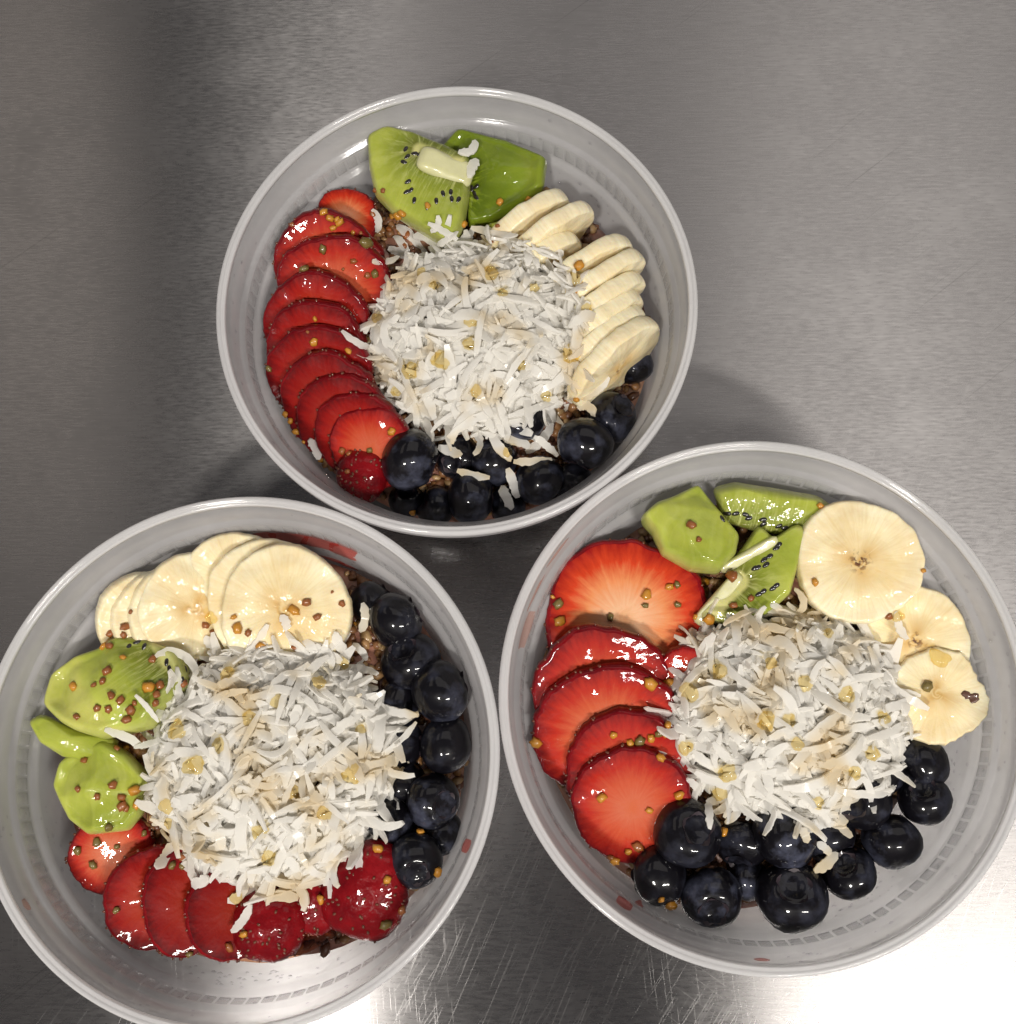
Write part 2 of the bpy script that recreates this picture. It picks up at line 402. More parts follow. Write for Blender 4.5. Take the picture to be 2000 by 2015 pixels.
# ------------------------------------------------------------------ food bed inside every bowl
def grid_polar(fn_r, fn_z, rings, seg):
    vs = [(0, 0, fn_z(0, 0))]; fs = []
    for i in range(1, rings + 1):
        for j in range(seg):
            a = 2 * PI * j / seg; r = fn_r(a) * i / rings
            vs.append((r * math.cos(a), r * math.sin(a), fn_z(r * math.cos(a), r * math.sin(a))))
    for j in range(seg): fs.append((0, 1 + j, 1 + (j + 1) % seg))
    for i in range(rings - 1):
        for j in range(seg):
            a, b = 1 + i * seg + j, 1 + i * seg + (j + 1) % seg
            fs.append((a, a + seg, b + seg, b))
    return vs, fs
MOUND = {'T': (T(1040, 960), 27.0, 25.0, 57.5), 'L': (L(965, 985), 28.5, 27.0, 57.5), 'R': (R(1055, 970), 26.8, 23.5, 57.0)}
BEDOFF = {'T': Vector((0, 0, 0)), 'L': Vector((3.5, 3.0, 0)), 'R': Vector((-2.5, 2.0, 0))}
def bed_z(key, x, y):
    """height of the granola bed at local position"""
    off = BEDOFF[key]
    r = math.hypot(x - off.x, y - off.y) / 50.0
    mc = at(MOUND[key][0], 50) - BOWL[key]
    q = math.hypot(x - mc.x, y - mc.y) / 22.0
    z = 41.5 - 13.0 * max(0, r - .62) ** 1.4 * 2.0 + 9.0 * max(0, 1 - q * q)
    return z + 1.0 * noise.noise(Vector((x * .16, y * .16, ord(key))))
def bed_r(key, a):
    d = Vector((math.cos(a), math.sin(a), 0)); off = BEDOFF[key]
    lim = 49.4
    # edge pulls back from the wall on the empty side
    side = d.dot(-off.normalized()) if off.length else 0
    return lim - (7.5 * max(0, side) ** 2 if off.length else .5) + .8 * noise.noise(Vector((math.cos(a) * 2.2, math.sin(a) * 2.2, ord(key))))
rng = random.Random(5)
def icos(sub):
    import bmesh
    bm = bmesh.new(); bmesh.ops.create_icosphere(bm, subdivisions=sub, radius=1.0)
    bm.verts.ensure_lookup_table()
    v = [x.co.copy() for x in bm.verts]; f = [tuple(q.index for q in p.verts) for p in bm.faces]; bm.free()
    return v, f
ICO1, ICO2, ICO3 = icos(1), icos(2), icos(3)
for key, c in BOWL.items():
    top_v, top_f = grid_polar(lambda a: bed_r(key, a), lambda x, y: bed_z(key, x, y), 26, 90)
    n = len(top_v); seg = 90
    ring = list(range(n - seg, n))
    for i in ring:
        x, y, z = top_v[i]; top_v.append((x * .90, y * .90, 1.35))
    fs = top_f[:]
    for j in range(seg): fs.append((ring[j], n + j, n + (j + 1) % seg, ring[(j + 1) % seg]))
    fs.append(tuple(n + j for j in reversed(range(seg))))
    o = mesh_obj('fruit_puree', top_v, fs, M['puree'])
    o.location = c * MM
    tag(o, 'thick reddish brown puree under the fruit in the ' + SAY[key], 'puree', 'puree fillings of the bowls')
    FOOD[key].append(o)
    vs, fs, tone = [], [], []
    for i in range(2000):
        a = rng.random() * 2 * PI; r = math.sqrt(rng.random()) * (bed_r(key, a) - .6)
        x, y = r * math.cos(a), r * math.sin(a); z = bed_z(key, x, y)
        s = rng.uniform(.8, 2.0); el = rng.uniform(.7, 1.5); t = rng.random(); th = rng.random() * PI
        b0 = len(vs)
        rx = Matrix.Rotation(th, 3, 'Z') @ Matrix.Rotation(rng.uniform(-.6, .6), 3, 'X')
        for v in ICO1[0]:
            p = rx @ Vector((v.x * s * el, v.y * s * .8, v.z * s * .6)) * (1 + .18 * noise.noise(v * 1.5 + Vector((i, 0, 0))))
            vs.append((x + p.x, y + p.y, z + s * .25 + p.z)); tone.append(t)
        fs += [tuple(q + b0 for q in f) for f in ICO1[1]]
    o = mesh_obj('granola', vs, fs, M['granola'], attrs={'tone': tone})
    o.location = c * MM
    tag(o, 'toasted granola crumbs over the puree in the ' + SAY[key], 'granola', 'granola layers of the bowls', 'stuff')
    FOOD[key].append(o)

# ------------------------------------------------------------------ slabs: one builder for slices and chunks
def slab(out, t, rnd, dome=0.0, rings=15, seg=84, lump=0.0, lsc=.25, seed=0, sag=0.0, under=True, relief=None):
    """closed pillow: out(theta)->radius mm; thickness t; rounded edge rnd. returns verts, faces, rad, ang, edge index"""
    vs, rad, ang = [], [], []
    us = [math.sin((i / rings) * PI / 2) ** .85 for i in range(rings + 1)]
    def top(s, th, r):
        d = (1 - s) * out(th)
        k = min(1.0, d / rnd)
        return t / 2 * math.sqrt(max(0, 1 - (1 - k) ** 2))
    def put(s, th, sgn):
        r = s * out(th); x, y = r * math.cos(th), r * math.sin(th)
        z = sgn * top(s, th, r)
        if sgn > 0: z += dome * (1 - s * s) + (relief(x, y) * min(1, (1 - s) * 4) if relief else 0)
        z += lump * noise.noise(Vector((x * lsc, y * lsc, seed * 3.1 + sgn)))
        z -= sag * (x * x + y * y) * .01
        vs.append((x, y, z)); rad.append(s); ang.append(th)
    idx = {}
    for sgn in ((1, -1) if under else (1,)):
        idx[sgn, 0] = len(vs); put(0, 0, sgn)
        for i in range(1, rings + 1):
            if sgn < 0 and i == rings: idx[sgn, i] = idx[1, i]; continue
            idx[sgn, i] = len(vs)
            for j in range(seg): put(us[i], 2 * PI * j / seg, sgn)
    fs, fring = [], []
    for sgn in ((1, -1) if under else (1,)):
        for j in range(seg):
            k = (j + 1) % seg
            f = (idx[sgn, 0], idx[sgn, 1] + j, idx[sgn, 1] + k)
            fs.append(f if sgn > 0 else f[::-1]); fring.append((sgn, us[1]))
        for i in range(1, rings):
            for j in range(seg):
                k = (j + 1) % seg
                f = (idx[sgn, i] + j, idx[sgn, i + 1] + j, idx[sgn, i + 1] + k, idx[sgn, i] + k)
                fs.append(f if sgn > 0 else f[::-1]); fring.append((sgn, us[i + 1]))
    return vs, fs, rad, ang, fring
def submesh(vs, fs, arrays):
    used = sorted({i for f in fs for i in f}); mp = {a: b for b, a in enumerate(used)}
    return [vs[i] for i in used], [tuple(mp[i] for i in f) for f in fs], [[a[i] for i in used] for a in arrays]
def blob_outline(R0, seed, w=.05, three=0.0, ax=1.0, point=0.0):
    def f(th):
        d = Vector((math.cos(th), math.sin(th), 0))
        r = R0 * (1 + w * noise.noise(d * 1.4 + Vector((0, 0, seed * 2.7))) + w * .35 * noise.noise(d * 5 + Vector((0, 0, seed * 1.3))) + w * .22 * noise.noise(d * 11 + Vector((seed, 0, 0))))
        r *= 1 + three * math.cos(3 * th + seed)
        r *= ax / math.sqrt((ax * math.sin(th)) ** 2 + math.cos(th) ** 2) if ax != 1 else 1
        r *= 1 + point * max(0, math.cos(th - PI / 2)) ** 6
        return r
    return f
def poly_outline(pts, seg_smooth=1.6):
    """radius function of a star-shaped outline given as local mm points"""
    n = len(pts); N_ = 180; rr = []
    for i in range(N_):
        th = 2 * PI * i / N_; d = (math.cos(th), math.sin(th)); best = 0.0
        for k in range(n):
            (x1, y1), (x2, y2) = pts[k], pts[(k + 1) % n]
            ex, ey = x2 - x1, y2 - y1
            den = d[0] * ey - d[1] * ex
            if abs(den) < 1e-9: continue
            t = (x1 * ey - y1 * ex) / den; u = (x1 * d[1] - y1 * d[0]) / den
            if t > 0 and -1e-6 <= u <= 1 + 1e-6: best = max(best, t)
        rr.append(best or 1.0)
    for _ in range(2): rr = [(rr[i - 1] + 2 * rr[i] + rr[(i + 1) % N_]) / 4 for i in range(N_)]
    def f(th):
        x = (th % (2 * PI)) / (2 * PI) * N_; i = int(x) % N_; k = x - int(x)
        return rr[i] * (1 - k) + rr[(i + 1) % N_] * k
    return f

SEED_V, SEED_F = [tuple(v) for v in ICO1[0]], ICO1[1]
# ------------------------------------------------------------------ strawberries
def strawberry(key, uv_, rc, z, ang, tilt, label, seed, t=3.6, pale=0.0, ripe=0.0, ax=1.0, dome=0.0, skin_s=.955, skin_top=False, group='strawberry slices', cat='strawberry', name='strawberry_slice', sag=.25, point=0.0):
    cropf, sc = CROP[key]
    p = cropf(*uv_); loc = at(p, z); Rm = rc / sc * mmpp(p, z)
    root = thing(name, label, cat, place(loc, ang, tilt), group)
    vs, fs, rad, an, fr = slab(blob_outline(Rm, seed, .10, 0, ax, point), t, t * .55 if skin_top else .8, dome, 16, 90, .35, .2, seed, sag)
    skin = [f for f, (s, r) in zip(fs, fr) if r > skin_s or s < 0 or (skin_top and s > 0)]
    ss = set(skin); fl = [f for f in fs if f not in ss]
    if fl:
        v, f, (ra, aa) = submesh(vs, fl, [rad, an])
        FOOD[key].append(mesh_obj('flesh', v, f, M['flesh'], root, {'rad': ra, 'ang': aa, 'pale': [pale] * len(v), 'ripe': [ripe] * len(v)}))
    v, f, _ = submesh(vs, skin, [rad])
    FOOD[key].append(mesh_obj('skin', v, f, M['skin'], root))
    # achenes round the rim, set a little into the skin
    rg = random.Random(seed); sv, sf = [], []
    out = blob_outline(Rm, seed, .10, 0, ax, point)
    cnt = 40 if skin_top else 26
    for i in range(cnt):
        th = rg.random() * 2 * PI
        s = math.sqrt(rg.random()) * .97 if skin_top else rg.uniform(.985, .999)
        r = s * out(th); d = (1 - s) * out(th); k = min(1, d / (t * .55 if skin_top else .8))
        zz = t / 2 * math.sqrt(max(0, 1 - (1 - k) ** 2)) + dome * (1 - s * s) - sag * r * r * .01
        b0 = len(sv); rz = Matrix.Rotation(th, 3, 'Z')
        for q in SEED_V:
            w = rz @ Vector((q[0] * .55, q[1] * .36, q[2] * .28))
            sv.append((r * math.cos(th) + w.x, r * math.sin(th) + w.y, zz + w.z))
        sf += [tuple(x + b0 for x in g) for g in SEED_F]
    sd = mesh_obj('seeds', sv, sf, M['sseed'], root); sd['kind'] = 'stuff'
    return root
def srow(key, rows, lab, start=0):
    for i, (u, v, r, z, a, ti, kw) in enumerate(rows):
        strawberry(key, (u, v), r, z, a, ti, lab(i), 11 * ord(key) + i + start, **kw)
srow('T', [
    (540, 545, 128, 44.5, -5, 14, dict(pale=.55, ax=.95)),
    (470, 715, 205, 46.0, -8, 39, dict(pale=.25)),
    (500, 815, 222, 46.2, 0, 39, dict(pale=.2)),
    (435, 945, 205, 46.0, 5, 39, dict(pale=.05, ripe=.25)),
    (435, 1045, 200, 46.0, 8, 39, dict(ripe=.4)),
    (445, 1135, 200, 46.0, 8, 39, dict(ripe=.55)),
    (480, 1230, 195, 46.0, 10, 39, dict(ripe=.65)),
    (530, 1295, 188, 46.0, 12, 39, dict(ripe=.65)),
    (585, 1350, 175, 46.2, 14, 39, dict(ripe=.5)),
    (640, 1400, 165, 46.6, 18, 33, dict(pale=.15)),
], lambda i: f'{ORD[i]} strawberry slice counted from the kiwi, in the {SAY["T"]}')
strawberry('T', (600, 1505), 105, 43.5, 40, 24, 'strawberry end piece beside the largest blueberry, in the ' + SAY['T'], 91, t=6, dome=2.0, skin_top=True, skin_s=.2, name='strawberry_end')
srow('R', [
    (470, 650, 285, 44.6, 8, 9, dict(pale=1.0, ax=1.0, t=4.2)),
    (400, 905, 242, 46.2, -6, 24, dict(pale=.15)),
    (420, 1040, 255, 46.4, -4, 25, dict(pale=.3)),
    (485, 1165, 225, 46.4, 2, 25, dict(pale=.1)),
    (500, 1290, 215, 46.6, 8, 22, dict(pale=.2)),
], lambda i: f'{ORD[i]} strawberry slice counted from the kiwi, in the {SAY["R"]}')
strawberry('R', (680, 830), 95, 47.6, 20, 20, 'small strawberry slice tucked against the coconut in the ' + SAY['R'], 77, pale=.05)
srow('L', [
    (400, 1310, 150, 42.8, -40, 14, dict(pale=.3)),
    (560, 1475, 180, 44.2, -75, 24, dict(pale=.05, ripe=.45)),
    (690, 1490, 185, 45.2, -80, 24, dict(ripe=.75)),
    (840, 1520, 175, 45.4, -85, 24, dict(ripe=.9)),
], lambda i: f'{ORD[i]} strawberry slice counted from the kiwi, in the {SAY["L"]}')
strawberry('L', (975, 1570), 140, 43.8, -50, 12, 'dark wine-red domed strawberry half beside the wall in the ' + SAY['L'], 55, t=6, dome=3.5, skin_top=True, skin_s=.2, name='strawberry_half')
strawberry('L', (1130, 1500), 110, 43.4, -20, 12, 'small torn strawberry piece next to the domed half in the ' + SAY['L'], 57, t=4, dome=1.0, skin_top=True, skin_s=.2, name='strawberry_piece')
strawberry('L', (1310, 1460), 170, 45.0, 30, 14, 'large pointed red strawberry wedge under the blueberries in the ' + SAY['L'], 58, t=6, dome=3.0, skin_top=True, skin_s=.2, name='strawberry_wedge', point=.15)

# ------------------------------------------------------------------ bananas
def banana(key, uv_, rc, z, ang, tilt, label, seed, t=5.5, brown=0.6, three=.025, dome=0.0, ax=1.0, spin=0, w=.05, lump=.7):
    cropf, sc = CROP[key]
    p = cropf(*uv_); loc = at(p, z); Rm = rc / sc * mmpp(p, z)
    vs, fs, rad, an, fr = slab(blob_outline(Rm, seed, w, three, ax), t, .7, dome, 18, 120, lump, .22, seed, .12)
    o = mesh_obj('banana_slice', vs, fs, M['banana'], None, {'rad': rad, 'ang': an, 'brown': [brown] * len(vs)})
    o.matrix_world = place(loc, ang, tilt, spin)
    tag(o, label, 'banana', 'banana slices')
    FOOD[key].append(o)
    return o
TB = [(1225, 560, 160, 45.5, -35, 90), (1310, 610, 165, 45.5, -35, 90), (1290, 700, 140, 45.0, -35, 88),
      (1450, 740, 175, 45.2, -34, 84), (1485, 810, 190, 45.0, -36, 90), (1490, 885, 185, 44.8, -36, 92),
      (1490, 950, 180, 44.6, -38, 92), (1505, 1015, 178, 44.6, -40, 90), (1550, 1080, 195, 45.6, -42, 80)]
for i, b in enumerate(TB):
    banana('T', b[:2], b[2] * .80, b[3] + 2.0, b[4], b[5], f'{ORD[i]} upright banana slice counted from the kiwi, in the {SAY["T"]}', 20 + i, t=4.3, dome=.2, w=.05, ax=1.42, three=0.0, lump=.5)
LB = [(520, 470, 170, 45.0, -55, 36), (570, 470, 165, 45.5, -62, 36), (640, 455, 175, 46.0, -66, 34), (700, 430, 195, 46.3, -66, 28), (850, 330, 175, 46.0, -30, 16), (985, 410, 235, 47.2, -30, 14), (1030, 440, 232, 49.8, -22, 12)]
LBL = [f'{ORD[i]} banana slice counted from the kiwi, in the {SAY["L"]}' for i in range(5)] + ['banana round mostly hidden under the top round in the ' + SAY['L'], 'smooth full banana round with pollen on it in the ' + SAY['L']]
for i, b in enumerate(LB): banana('L', b[:2], b[2], b[3], b[4], b[5], LBL[i], 40 + i, t=4.6, dome=.5, brown=.25)
RB = [((1470, 720), 190, 45.4, 40, 10, 'banana slice with pink seeded centre under the dark-centred round', .9, 1.0), ((1545, 905), 165, 46.6, 60, 8, 'ragged banana slice with a brown bruise near the wall', .1, 1.0), ((1275, 450), 218, 50.6, 20, 8, 'flat banana round with a dark star-shaped centre', 1.0, 1.0)]
for i, (uv_, rc, z, a, ti, lab, br, ax) in enumerate(RB): banana('R', uv_, rc, z, a, ti, lab, 63 + i, t=6.0, brown=br, ax=ax, w=.05 if i != 1 else .16, spin=30 * i)

# ------------------------------------------------------------------ kiwi
def kiwi(key, pts, z, t, label, seed, core=None, mat='kiwi', ang=0, tilt=0, dome=1.0, rnd=2.0, lump=.6, name='kiwi_chunk', relief=None):
    cropf, sc = CROP[key]
    w = [at(cropf(*q), z) for q in pts]
    # area centroid
    A = cx = cy = 0
    for a, b in zip(w, w[1:] + w[:1]):
        k = a.x * b.y - b.x * a.y; A += k; cx += (a.x + b.x) * k; cy += (a.y + b.y) * k
    c = Vector((cx / (3 * A), cy / (3 * A), z))
    M4 = place(c, ang, tilt); Mi = M4.to_3x3().inverted()
    def flat(p):
        d = p - c; q = Mi @ Vector((d.x, d.y, 0))
        # bring the point of the horizontal outline onto the tilted plane
        n = M4.to_3x3() @ Vector((0, 0, 1)); d = Vector((d.x, d.y, -(n.x * d.x + n.y * d.y) / n.z)); q = Mi @ d
        return (q.x, q.y)
    loc = [flat(p) for p in w]
    vs, fs, rad, an, fr = slab(poly_outline(loc), t, rnd, dome, 18, 110, lump, .16, seed, .0, True, relief)
    if core:
        a, b = (Vector((*flat(at(cropf(*q), z)), 0)) for q in core)
        ab = b - a
        cd, al = [], []
        for v in vs:
            q = Vector((v[0], v[1], 0)); k = max(0, min(1, (q - a).dot(ab) / ab.length_squared))
            e = q - (a + ab * k); cd.append(e.length + abs(v[2] - t / 2) * .5)
            al.append(k * ab.length * .9 + math.atan2(e.y, e.x) * 2.2)
    else:
        cd = [14 + 4 * noise.noise(Vector(v) * .12) for v in vs]; al = [v[0] * .22 + .5 * noise.noise(Vector(v) * .2) for v in vs]
    root = thing(name, label, 'kiwi', M4, 'kiwi chunks')
    o = mesh_obj('flesh', vs, fs, M[mat], root, {'cored': cd, 'along': al, 'rad': rad})
    FOOD[key].append(o)
    return root
def facets(seed, n, size, slope):
    """knife cuts: planes falling away from the middle, meeting in ridges"""
    rg_ = random.Random(seed); pl = []
    a0 = rg_.random() * 6
    for i in range(n):
        a = a0 + 2 * PI * i / n + rg_.uniform(-.5, .5); pl.append((math.cos(a), math.sin(a), size * rg_.uniform(.05, .5), slope * rg_.uniform(.6, 1.3)))
    return lambda x, y: -max(sl * max(0.0, cx_ * x + cy_ * y - of) for cx_, cy_, of, sl in pl)
KW = {}
KW['Ta'] = kiwi('T', [(625, 245), (695, 212), (800, 235), (930, 285), (1015, 330), (1008, 440), (985, 560), (940, 645), (830, 585), (720, 520), (650, 450), (628, 350)], 49.0, 9, 'thick kiwi wedge with white core and black seeds facing up', 3, core=[(835, 318), (985, 385)], ang=20, tilt=6, dome=1.2)
KW['Tb'] = kiwi('T', [(965, 215), (1150, 262), (1300, 330), (1285, 430), (1180, 500), (1090, 545), (1000, 560), (1000, 430), (890, 285)], 47.0, 8, 'dark green kiwi chunk with coconut flakes on it beside upright bananas', 4, core=[(950, 400), (960, 440)], mat='kiwi_dark', ang=30, tilt=10, relief=facets(3, 3, 10, .35))
KW['Tc'] = kiwi('T', [(1070, 570), (1175, 540), (1192, 640), (1085, 660)], 48.0, 6, 'small kiwi corner half buried beside the coconut, in the ' + SAY['T'], 5, mat='kiwi')
KW['La'] = kiwi('L', [(160, 785), (185, 680), (270, 615), (370, 572), (440, 535), (540, 545), (660, 600), (690, 700), (610, 800), (555, 865), (380, 905), (290, 880), (230, 850)], 48.6, 10, 'bright green kiwi chunk heavily dotted with brown pollen', 6, core=[(590, 575), (680, 690)], ang=-30, tilt=-8, dome=1.6, lump=1.7, relief=facets(4, 4, 10, .30))
KW['Lb'] = kiwi('L', [(228, 985), (290, 930), (390, 905), (470, 960), (545, 1040), (515, 1180), (470, 1235), (330, 1250), (255, 1195), (195, 1070)], 45.4, 9, 'pale green kiwi chunk next to the strawberries', 7, mat='kiwi', dome=1.2, lump=1.6, relief=facets(9, 4, 9, .28))
KW['Ld'] = kiwi('L', [(120, 840), (160, 815), (290, 872), (420, 905), (400, 960), (300, 985), (228, 970), (155, 915)], 46.6, 7, 'small kiwi flap wedged between the two larger kiwi chunks', 17, mat='kiwi', dome=.8, lump=.8, ang=-60, tilt=10, relief=facets(2, 3, 6, .25))
KW['Ra'] = kiwi('R', [(525, 300), (580, 250), (645, 225), (725, 185), (795, 275), (868, 368), (855, 430), (800, 488), (700, 480), (600, 425), (565, 345)], 49.5, 10, 'blocky smooth kiwi chunk beside the pale strawberry slice', 8, ang=10, tilt=-6, dome=1.0, relief=facets(5, 3, 9, .5))
KW['Rb'] = kiwi('R', [(775, 200), (850, 182), (1000, 205), (1140, 230), (1192, 262), (1150, 310), (1080, 360), (930, 335), (810, 300)], 47.5, 9, 'long kiwi slab leaning on the wall behind the banana round', 9, core=[(800, 330), (1080, 390)], ang=8, tilt=24, dome=.8)
KW['Rc'] = kiwi('R', [(715, 645), (800, 560), (850, 505), (812, 472), (880, 400), (930, 325), (985, 372), (1060, 322), (1092, 345), (1075, 440), (1045, 560), (960, 640), (850, 670)], 48.0, 7, 'flat kiwi slice with a pale core strip and seed row', 10, core=[(730, 655), (860, 520)], ang=40, tilt=8, dome=.6, rnd=1.5)

# ------------------------------------------------------------------ blueberries
BV, BF = ICO3[0], ICO3[1]
def blueberry(key, uv_, rc, z, crown, label, seed):
    """crown: None or (azimuth deg clockwise from picture-up, angle off vertical)"""
    cropf, sc = CROP[key]
    p = cropf(*uv_); Rm = rc / sc * mmpp(p, z) * (1.08 if z < 43.5 else 1.03); loc = at(p, z)
    az, off = crown if crown else (random.Random(seed).uniform(0, 360), random.Random(seed + 1).choice((38, 62, 105, 120)))
    root = thing('blueberry', label, 'blueberry', place(loc, az, -off), 'blueberries')
    vs = []
    for v in BV:
        q = v.copy(); rr = math.hypot(q.x, q.y)
        k = 1 + .07 * noise.noise(v * 1.2 + Vector((seed * 1.7, 0, 0)))
        zz = q.z * .88
        if q.z > 0: zz -= .30 * math.exp(-(rr / .34) ** 2) - .06 * math.exp(-((rr - .46) / .10) ** 2)
        vs.append((q.x * k * Rm, q.y * k * Rm, zz * k * Rm))
    o = mesh_obj('berry', vs, BF, M['berry'], root); FOOD[key].append(o)
    # five-pointed calyx round the dimple
    cv, cf = [], []
    n = 30; rg = random.Random(seed)
    for i in range(n):
        a = 2 * PI * i / n; pk = (.5 + .5 * math.cos(5 * a)) ** .8
        ro = .40 + .10 * pk + rg.uniform(-.02, .02)
        for r, h in ((.20, .52), (.33, .70), (ro, .80 + .05 * pk)):
            cv.append((r * Rm * math.cos(a), r * Rm * math.sin(a), h * Rm * .97))
    for i in range(n):
        j = (i + 1) % n
        for q in range(2): cf.append((i * 3 + q, i * 3 + q + 1, j * 3 + q + 1, j * 3 + q))
    cal = mesh_obj('calyx', cv, cf, M['crown'], root)
    pv = [(0, 0, .56 * Rm)] + [(.21 * Rm * math.cos(2 * PI * i / 12), .21 * Rm * math.sin(2 * PI * i / 12), .56 * Rm) for i in range(12)]
    mesh_obj('calyx_centre', pv, [(0, 1 + i, 1 + (i + 1) % 12) for i in range(12)], M['pit'], cal)
    return root
BB = {'T': [(1610, 1085, 84, 38, None), (1540, 1285, 95, 40.5, None), (1440, 1385, 108, 46, (200, 100)), (1390, 1530, 75, 39, None), (1270, 1525, 92, 42.5, None), (1205, 1285, 90, 45, (200, 22)), (1100, 1455, 88, 42, None), (1010, 1590, 95, 42, (90, 95)), (880, 1625, 75, 39, None), (960, 1440, 80, 41, None), (780, 1445, 118, 46.5, (110, 100)), (770, 1600, 65, 38, (0, 20)), (1150, 1620, 70, 38, None)],
      'L': [(1340, 420, 80, 41, None), (1425, 480, 104, 44.5, (60, 95)), (1480, 625, 106, 44, (330, 30)), (1445, 775, 85, 42, None), (1585, 735, 112, 47, (75, 100)), (1425, 930, 98, 43, None), (1608, 925, 102, 44.5, None), (1560, 1130, 98, 45, None), (1405, 1200, 92, 44, None), (1590, 1245, 80, 41, None), (1497, 1345, 98, 46.5, (160, 30)), (1450, 1060, 80, 41, None)],
      'R': [(1510, 1145, 88, 43, None), (1350, 1180, 85, 43, None), (1510, 1270, 90, 44, (330, 35)), (1290, 1270, 105, 46, None), (1395, 1415, 100, 43.5, None), (1180, 1400, 88, 42, None), (1250, 1525, 88, 43, None), (1025, 1390, 118, 46.5, (75, 55)), (1050, 1605, 122, 45, (350, 25)), (880, 1420, 88, 42, None), (900, 1545, 70, 40, None), (775, 1610, 106, 44, (190, 28)), (690, 1385, 118, 47, (60, 18)), (595, 1530, 98, 43, None)]}
for key, rows in BB.items():
    for i, (u, v, r, z, cr_) in enumerate(rows):
        blueberry(key, (u, v), r, z, cr_, f'{ORD[i]} blueberry counted from the banana end, in the {SAY[key]}', 300 + 20 * ord(key) + i)

# ------------------------------------------------------------------ dropping small things onto what lies below
def bvh_of(objs):
    bpy.context.view_layer.update()
    vs, fs, own = [], [], []
    for o in objs:
        mw = o.matrix_world; b0 = len(vs)
        vs += [(mw @ v.co) / MM for v in o.data.vertices]
        for p in o.data.polygons: fs.append(tuple(i + b0 for i in p.vertices)); own.append(o)
    return BVHTree.FromPolygons(vs, fs), own
TREE = {k: bvh_of(v) for k, v in FOOD.items()}
def hit(key, p):
    t, own = TREE[key]
    loc, nrm, idx, d = t.ray_cast(CAM, ray(*p))
    if loc is None: return None
    if nrm.z < 0: nrm = -nrm
    o = own[idx]
    return loc, nrm, (o.parent or o)
def drop(key, x, y):
    t, own = TREE[key]
    loc, nrm, idx, d = t.ray_cast(Vector((x, y, 120)), Vector((0, 0, -1)))
    return (loc, nrm if nrm.z > 0 else -nrm, own[idx].parent or own[idx]) if loc else None
def frame(nrm, yaw):
    z = nrm.normalized(); x = Vector((math.cos(yaw), math.sin(yaw), 0)); x = (x - z * x.dot(z)).normalized(); y = z.cross(x)
    return Matrix((x, y, z)).transposed()

# kiwi seeds and cores
seed_me = None
def kseeds(key, root, spots):
    global seed_me
    cropf, sc = CROP[key]
    for i, (u, v, a) in enumerate(spots):
        h = hit(key, cropf(u, v))
        if not h: continue
        if seed_me is None:
            seed_me = mesh_obj('seed', [(q.x * 1.25 * (1 - .25 * q.x), q.y * .72, q.z * .5) for q in ICO2[0]], ICO2[1], M['kseed']); o = seed_me; seed_me = o.data
        else: o = bpy.data.objects.new('seed', seed_me); COL.objects.link(o)
        m4 = (frame(h[1], math.radians(a)) * .88).to_4x4(); m4.translation = (h[0] - h[1] * .22) * MM
        o.matrix_world = m4; adopt(o, root)
kseeds('T', KW['Ta'], [(765, 272, 60), (772, 300, 40), (800, 290, 0), (755, 322, 150), (775, 396, 20), (797, 465, 70), (845, 490, 80), (905, 440, 100), (935, 435, 80), (938, 460, 90), (965, 462, 60), (770, 435, 20), (880, 468, 90), (820, 292, 20), (785, 428, 40)])
kseeds('T', KW['Tb'], [(1012, 420, 90), (1032, 414, 20), (1022, 440, 110), (1028, 455, 130)])
kseeds('L', KW['La'], [(498, 552, 30), (600, 625, 80), (640, 655, 90), (660, 690, 90), (610, 650, 90), (465, 570, 60), (670, 650, 80), (520, 570, 60), (650, 720, 90)])
kseeds('R', KW['Rb'], [(812, 296, 120), (860, 282, 10), (890, 285, 150), (905, 298, 10), (955, 303, 0), (955, 318, 30), (1010, 325, 20), (1030, 332, 0), (830, 283, 0)])
kseeds('R', KW['Rc'], [(1008, 388, 20), (1000, 400, 20), (977, 428, 20), (958, 440, 30), (965, 457, 30), (935, 468, 20), (988, 540, 25), (1000, 530, 25), (955, 550, 30), (925, 470, 20), (940, 560, 20)])
def core_strip(key, root, a, b, wpx, h):
    """pale fibrous core lying proud of the flesh, an elongated rounded bar"""
    cropf, sc = CROP[key]
    ha, hb = hit(key, cropf(*a)), hit(key, cropf(*b))
    if not ha or not hb: return
    d = hb[0] - ha[0]; Lh = d.length / 2 * 1.12; wd = wpx / sc * .125 / 2
    def out(th):
        c, s_ = abs(math.cos(th)), abs(math.sin(th)); n = 5.0
        return ((c / Lh) ** n + (s_ / wd) ** n) ** (-1 / n)
    vs, fs, *_ = slab(out, h, wd * .75, .2, 12, 84, .12, .4, 2)
    o = mesh_obj('core', vs, fs, M['core'])
    x = d.normalized(); z = (ha[1] + hb[1]).normalized(); z = (z - x * z.dot(x)).normalized(); y = z.cross(x)
    m4 = Matrix((x, y, z)).transposed().to_4x4(); m4.translation = ((ha[0] + hb[0]) / 2 + z * h * .26) * MM
    o.matrix_world = m4; adopt(o, root); FOOD[key].append(o)
core_strip('T', KW['Ta'], (822, 312), (1005, 385), 112, 3.2)
core_strip('R', KW['Rc'], (815, 472), (990, 372), 34, 1.6)
core_strip('R', KW['Rc'], (730, 652), (865, 500), 46, 2.4)
TREE = {k: bvh_of(v) for k, v in FOOD.items()}

